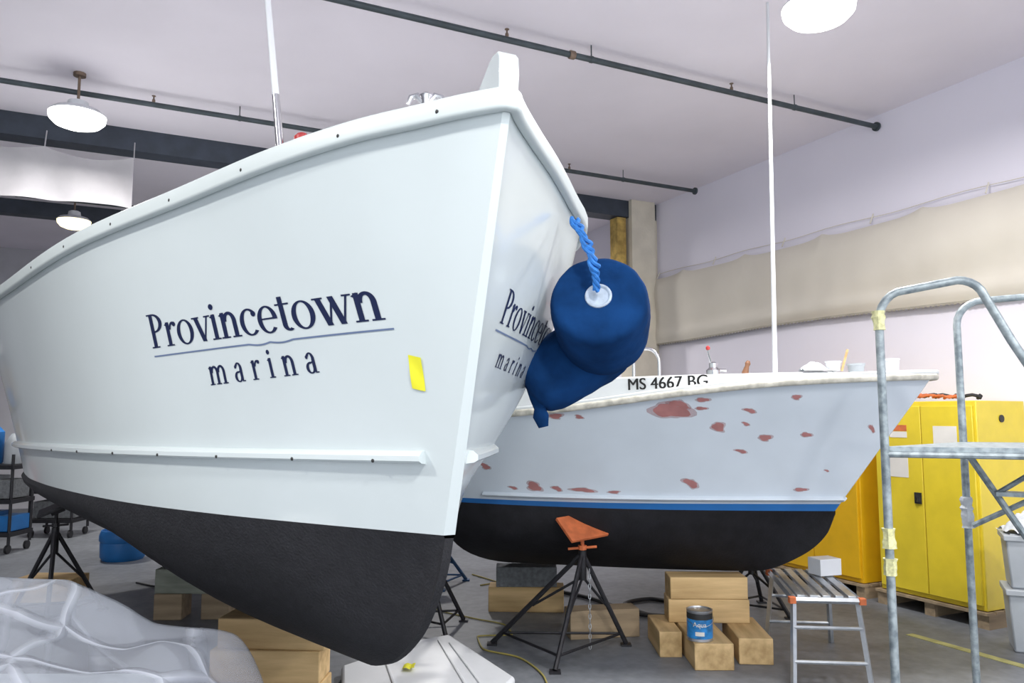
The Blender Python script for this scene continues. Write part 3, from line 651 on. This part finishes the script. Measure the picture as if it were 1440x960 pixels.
r=thing("canvas_curtain",(6.4,3,H+1.0),"long cream canvas curtain gathered and tied along the wall","curtain",cam=False)
mb=MB(); mb.grid(420,26,wallcanvas); mb.make("canvas_cloth",M['canvas'],r)
mb=MB()
vs=[]; 
for i in range(461):
    p=wallcanvas(i/460,0); vs+= [p+Vector((-.004,0,.006)),p+Vector((-.004,0,-.008-(.014 if i%2 else 0)))]
mb.add(vs,[(2*i,2*i+1,2*i+3,2*i+2) for i in range(460)]); mb.make("bottom_hem",M['hem'],r)
mb=MB(); mb.tube([(6.46,8.6-11.5*i/60,H+1.95+.01*math.sin(i*.9)) for i in range(61)],.004,6); mb.make("tie_rope",M['canvas'],r)
for k in range(11): 
    y=8.6-1.15*k; mb=MB(); mb.tube([(6.47,y,H+1.98),(6.42,y,H+1.88)],.007,6); mb.make("tie_cord",M['canvas'],r)
r=thing("canvas_curtain",(-2,8.6,H+2.1),"short off-white canvas curtain hanging from the steel beam","curtain",cam=False)
mb=MB(); mb.grid(130,16,lambda u,v:Vector((-4.0+3.9*u,8.52+(.03*math.sin(u*32+v)+.012*math.sin(u*63))*(1-v*.7)+.02*math.sin(u*17+v*5),H+2.06+.54*v-(.07*abs(math.sin(u*math.pi*5))*v*v)+.03*math.sin(u*9)*(1-v)))); mb.make("canvas_cloth",M['canvasw'],r)
for k in range(6): x=-4+.78*k; mb=MB(); mb.tube([(x,8.54,H+2.58),(x,8.66,H+2.80)],.006,6); mb.make("tie_cord",M['canvasw'],r)

def cabinet(x0,x1,y0,y1,z0,z1,m,lab,papers=True):
    r=thing("safety_cabinet",((x0+x1)/2,(y0+y1)/2,z0),lab,"storage cabinet","yellow safety cabinets",cam=False)
    mb=MB(); mb.box(((x0+x1)/2,(y0+y1)/2,(z0+z1)/2),(x1-x0,y1-y0,z1-z0)); mb.make("cabinet_body",m,r,bevel=.006)
    ym=(y0+y1)/2
    for (a,b) in ((y0+.02,ym-.004),(ym+.004,y1-.02)):
        mb=MB(); mb.box((x0-.012,(a+b)/2,(z0+z1)/2),(.024,b-a,z1-z0-.08)); d=mb.make("cabinet_door",m,r,bevel=.004)
    mb=MB(); mb.box((x0-.03,ym+.05,z0+.8),(.012,.06,.09),mi=0); mb.box((x0-.045,ym+.05,z0+.79),(.03,.02,.04),mi=1); mb.make("door_handle",[M['dark'],M['chrome']],r)
    if papers:
        for (yy,zz,w,hh2,mm,lb) in (((y0+ym)/2+.02,z0+1.3,.20,.18,'paper',"white paper notice"),((y1+ym)/2-.02,z0+1.37,.16,.05,'orange',"orange warning label"),((y1+ym)/2-.02,z0+1.315,.16,.05,'paper',"white strip of the warning label"),((y1+ym)/2,z0+1.05,.20,.18,'paper',"white paper notice")):
            mb=MB(); mb.box((x0-.026,yy,zz),(.003,w,hh2)); mb.make("notice_paper",M[mm],r,label=lb)
    mb=MB(); mb.lathe([(.03,0),(.03,.01)],((x0+x1)/2,y0-.008,z1-.14),(0,1,0),14); mb.make("side_vent",M['dark'],r)
cabinet(5.85,6.46,3.82,4.74,.13,1.72,M['yellow'],"yellow two-door metal safety cabinet standing on a pallet by the wall")
cabinet(5.85,6.32,4.92,5.98,.13,1.6,M['yellow2'],"deep yellow metal safety cabinet standing on a pallet by the wall",papers=False)
for (y0,y1) in ((3.80,4.78),(4.9,6.0)):
    mb=MB(); 
    for k in range(5): mb.box((5.86+.115*k,(y0+y1)/2,.115),(.09,y1-y0,.02))
    for yy in (y0+.05,(y0+y1)/2,y1-.05): mb.box((6.09,yy,.052),(.5,.09,.104))
    mb.make("pallet",M['wood2'],label="low timber pallet under a yellow cabinet",cat="pallet",cam=False,group="pallets")
mb=MB(); pts=[]
for k in range(44):
    a=k*.52; pts.append((6.04+.07*math.sin(a)+.03*math.sin(a*.37),4.15+.009*k+.06*math.cos(a),1.745+.0005*k+.02*abs(math.sin(a*1.7))))
mb.tube(pts,.011,7); mb.make("folded_strap",M['orange'],cam=False,label="orange webbing strap heaped on the yellow cabinet",cat="strap")
mb=MB(); pts=[]
for k in range(30):
    a=k*.6; pts.append((6.22+.05*math.sin(a),4.0+.018*k+.04*math.cos(a),1.745+.0006*k+.025*abs(math.sin(a*1.3))))
mb.tube(pts,.014,7); mb.make("coiled_strap",M['rubber'],cam=False,label="dark webbing strap coiled on the yellow cabinet",cat="strap")
def binn(cx,cy,z,w,h,lab):
    r=thing("storage_bin",(cx,cy,z),lab,"plastic bin","grey plastic bins")
    mb=MB(); mb.box((cx,cy,z+h/2),(w*.86,w*.8,h),rz=-.45,taper=1.14); mb.make("bin_body",M['grayp'],r,bevel=.012)
    mb=MB(); mb.box((cx,cy,z+h-.02),(w*1.05,w*.98,.04),rz=-.45); mb.box((cx,cy,z+h-.002),(w*.8,w*.74,.012),rz=-.45); mb.make("bin_lid",M['grayp'],r,bevel=.006)
binn(3.62,5.50,0,.36,.42,"grey lidded plastic bin standing on the floor"); binn(3.62,5.50,.425,.35,.36,"grey lidded plastic bin stacked on another bin")
mb=MB(); mb.grid(24,24,lambda u,v:Vector((3.62+(u-.5)*.34+.02*math.sin(9*v),5.48+(v-.5)*.32,.795+.13*math.sin(math.pi*u)*math.sin(math.pi*v)+.03*abs(math.sin(u*17+v*5)*math.sin(v*13))))); mb.make("rag_pile",M['rag'],label="crumpled white rags heaped on the grey bin",cat="rag")

def shelf(x0,x1,y,lab,seed):
    random.seed(seed); r=thing("shelf_unit",((x0+x1)/2,y,0),lab,"shelf",None,cam=False)
    mb=MB()
    for x in (x0,x1):
        for yy in (y-.22,y+.22): mb.box((x,yy,1.05),(.05,.05,2.1))
    for z in (.25,.85,1.45,2.05): mb.box(((x0+x1)/2,y,z),(x1-x0,.5,.04))
    mb.make("shelf_frame",M['blackst'],r)
    for z in (.272,.872,1.472,2.072):
        x=x0+.1
        while x<x1-.3:
            w=random.uniform(.18,.3); hh=random.uniform(.2,.45); m=random.choice([M['card'],M['grayp'],M['bluep'],M['white'],M['card'],M['cinder'],M['red']])
            b=MB(); b.box((x+w/2,y+random.uniform(-.05,.05),z+hh/2),(w,.34,hh)); b.make("storage_box",m,cam=False,bevel=.01,label="storage box standing on a workshop shelf",cat="box",group="boxes on the workshop shelves")
            x+=w+random.uniform(.03,.12)
shelf(-3.2,-1.7,12.2,"black steel shelf unit loaded with boxes",1)

# ---------------------------------------------------------------- floor items
tray=thing("white_panel",(-.45,5.0,0),"low white moulded plastic panel with raised ribs on the floor","panel")
poly=[(-.65,5.48),(-.44,5.62),(.02,4.72),(-.10,4.35),(-.9,4.25),(-1.05,4.93)]
mb=MB(); mb.prism(poly,lambda x,y,k:Vector((x,y,.005+.07*k))); mb.make("panel_sheet",M['white'],tray,bevel=.02)
P0,P1=Vector((-.52,5.52,.078)),Vector((-.20,4.34,.078))
for dx in (0,.08,-.34):
    q0=P0+Vector((dx,-abs(dx)*.75,0)); q1=P1+Vector((dx*1.2,0,0)); mb=MB(); dd=(q1-q0).normalized(); mb.box((q0+q1)/2,(.018,(q1-q0).length*.88,.012),M3=Matrix((Vector((dd.y,-dd.x,0)),dd,up)).transposed()); mb.make("panel_rib",M['white'],tray,bevel=.005)
mb=MB(); mb.grid(6,6,lambda u,v:Vector((-.66+.07*u,4.80+.10*v,.088+.015*abs(math.sin(u*5)*math.sin(v*6+1))))); mb.make("tape_scrap",M['ytape'],label="crumpled yellow tape lying on the white panel",cat="tape")
def fold(x,y):
    v=0
    for (a,b,w,k,p) in ((1.0,.35,1.1,.055,.3),(.5,-1.0,.9,.045,.9),(1.0,1.2,1.7,.022,.1),(-.5,1.0,2.6,.012,.4)):
        t=((a*x+b*y)*w+p+.2*math.sin(x*2.1-y*1.3))%1.0; v+=k*(1-abs(2*t-1))**1.1
    return v
fx=pchip([-3.0,-2.2,-1.8,-1.3,-1.0,-.88,-.78,-.65],[1.12,1.075,.96,.845,.79,.64,.3,.01])
def sheet(u,v):
    x=-3.0+2.35*u; y=1.7+1.25*v
    edge=min(1,v/.18)*min(1,(1-v)/.10); edge=edge**.5
    z=fx(x)*edge+fold(x,y)*edge*min(1,(1-u)*5)
    return Vector((x,y+.02*math.sin(x*11),max(.008,z)))
mb=MB(); mb.grid(150,80,sheet); mb.make("plastic_sheeting",M['film'],label="translucent plastic sheeting draped in loose folds over a stack",cat="plastic sheet",normals=False,sharp=12)
crate=thing("timber_crate",(-1.85,2.3,0),"slatted timber crate standing under plastic sheeting","crate")
for k in range(5):
    mb=MB(); z=.07+.15*k
    for sy in (-1,1): mb.box((-1.9,2.32+sy*.32,z),(1.5,.02,.10))
    for sx in (-1,1): mb.box((-1.9+sx*.75,2.32,z),(.02,.62,.10))
    mb.make("crate_slat",M['wood2'],crate)
mb=MB(); mb.box((-1.9,2.32,.74),(1.54,.68,.02)); mb.make("crate_lid",M['grayp'],crate)
mb=MB(); mb.lathe([(.21,0),(.235,.04),(.24,.18),(.235,.2),(.25,.22),(.25,.27),(.23,.33),(.22,.33),(.21,.27)],(-4.38,8.9,0),n=30); mb.make("plastic_tub",M['bluep'],label="blue plastic tub standing on the floor",cat="tub")
def cart(cx,cy,cm,lab):
    r=thing("tool_cart",(cx,cy,0),lab,"tool cart","rolling tool carts")
    mb=MB()
    for zz in (.22,.6,1.0): mb.box((cx,cy,zz),(.6,.45,.05))
    for sx in (-1,1):
        for sy in (-1,1): mb.tube([(cx+sx*.28,cy+sy*.2,.1),(cx+sx*.28,cy+sy*.2,1.15)],.018,8)
    mb.make("cart_frame",M['blackst'],r)
    for sx in (-1,1):
        for sy in (-1,1): mb=MB(); mb.lathe([(.05,-.015),(.05,.015)],(cx+sx*.26,cy+sy*.18,.05),(1,0,0),14); mb.make("caster",M['rubber'],r)
    for (dx,zz,w_,h_,m_) in ((-.1,.36,.3,.22,cm),(.18,.34,.2,.18,cm),(-.12,.76,.28,.26,M['grayp']),(.15,.74,.22,.22,M['cinder'])):
        mb=MB(); mb.box((cx+dx,cy,zz),(w_,.36,h_)); mb.make("cart_bin",m_,r,bevel=.01)
    mb=MB(); mb.lathe([(.12,0),(.13,.02),(.13,.38),(.06,.46),(.04,.5)],(cx-.12,cy,1.03),n=18); mb.make("cart_tank",cm,r)
    mb=MB(); mb.lathe([(.09,0),(.10,.02),(.10,.25),(.05,.33),(.03,.36)],(cx+.15,cy,1.03),n=18); mb.make("cart_tank",M['grayp'],r)
cart(-6.15,9.4,M['bluep'],"black rolling tool cart carrying blue bins and a tank"); cart(-6.1,10.6,M['cinder'],"black rolling tool cart carrying dark grey bins")
def cable(pts,r,m,name,lab,cat):
    xs=[p[0] for p in pts]; ys=[p[1] for p in pts]; t=list(range(len(pts))); fx=pchip(t,xs); fy=pchip(t,ys)
    out=[Vector((fx(i/12),fy(i/12),r+.002)) for i in range(12*(len(pts)-1)+1)]
    mb=MB(); mb.tube(out,r,7); mb.make(name,m,label=lab,cat=cat)
cable([(-.9,6.9),(-.55,6.5),(-.3,6.3),(-.05,6.1),(.0,5.85),(-.25,5.8),(-.2,5.5),(.05,5.3),(.2,4.9),(.22,4.6)],.006,M['ycord'],"extension_cord","yellow extension cord winding over the floor","cord")
cable([(-.4,8.0),(.1,7.4),(.3,7.5),(.0,7.7),(-.3,7.5)],.007,M['ycord'],"extension_cord","yellow extension cord coiled on the floor","cord")
cable([(.2,7.4),(.7,6.9),(1.0,6.4),(1.3,6.3),(1.45,6.6),(1.2,6.9),(.95,6.7),(1.1,6.35),(1.5,6.2)],.018,M['rubber'],"hose","black rubber hose looping over the floor","hose")
cable([(-3.6,7.6),(-3.2,7.4),(-2.6,7.7),(-2.2,7.4),(-1.4,7.6)],.009,M['rubber'],"hose","thin black hose across the floor","hose")

# ---------------------------------------------------------------- camera, world, turn onto room axes
cam=bpy.data.cameras.new("camera"); cam.lens=27.2; cam.sensor_width=36; co=bpy.data.objects.new("camera",cam); COL.objects.link(co)
co.location=(0,0,H); co.rotation_euler=(math.radians(95.5),0,0); scene.camera=co; CAMF.append(co)
bpy.context.view_layer.update()
R=Matrix.Rotation(-ROOM_ANG,4,'Z')
for o in CAMF: o.matrix_world = R@o.matrix_world
for o in bpy.data.objects:
    if "_loc" in o: del o["_loc"]
w=bpy.data.worlds.new("world"); scene.world=w; w.use_nodes=True; bg=w.node_tree.nodes["Background"]; bg.inputs[0].default_value=(.90,.95,1,1); bg.inputs[1].default_value=2.35
scene.view_settings.view_transform='Standard'
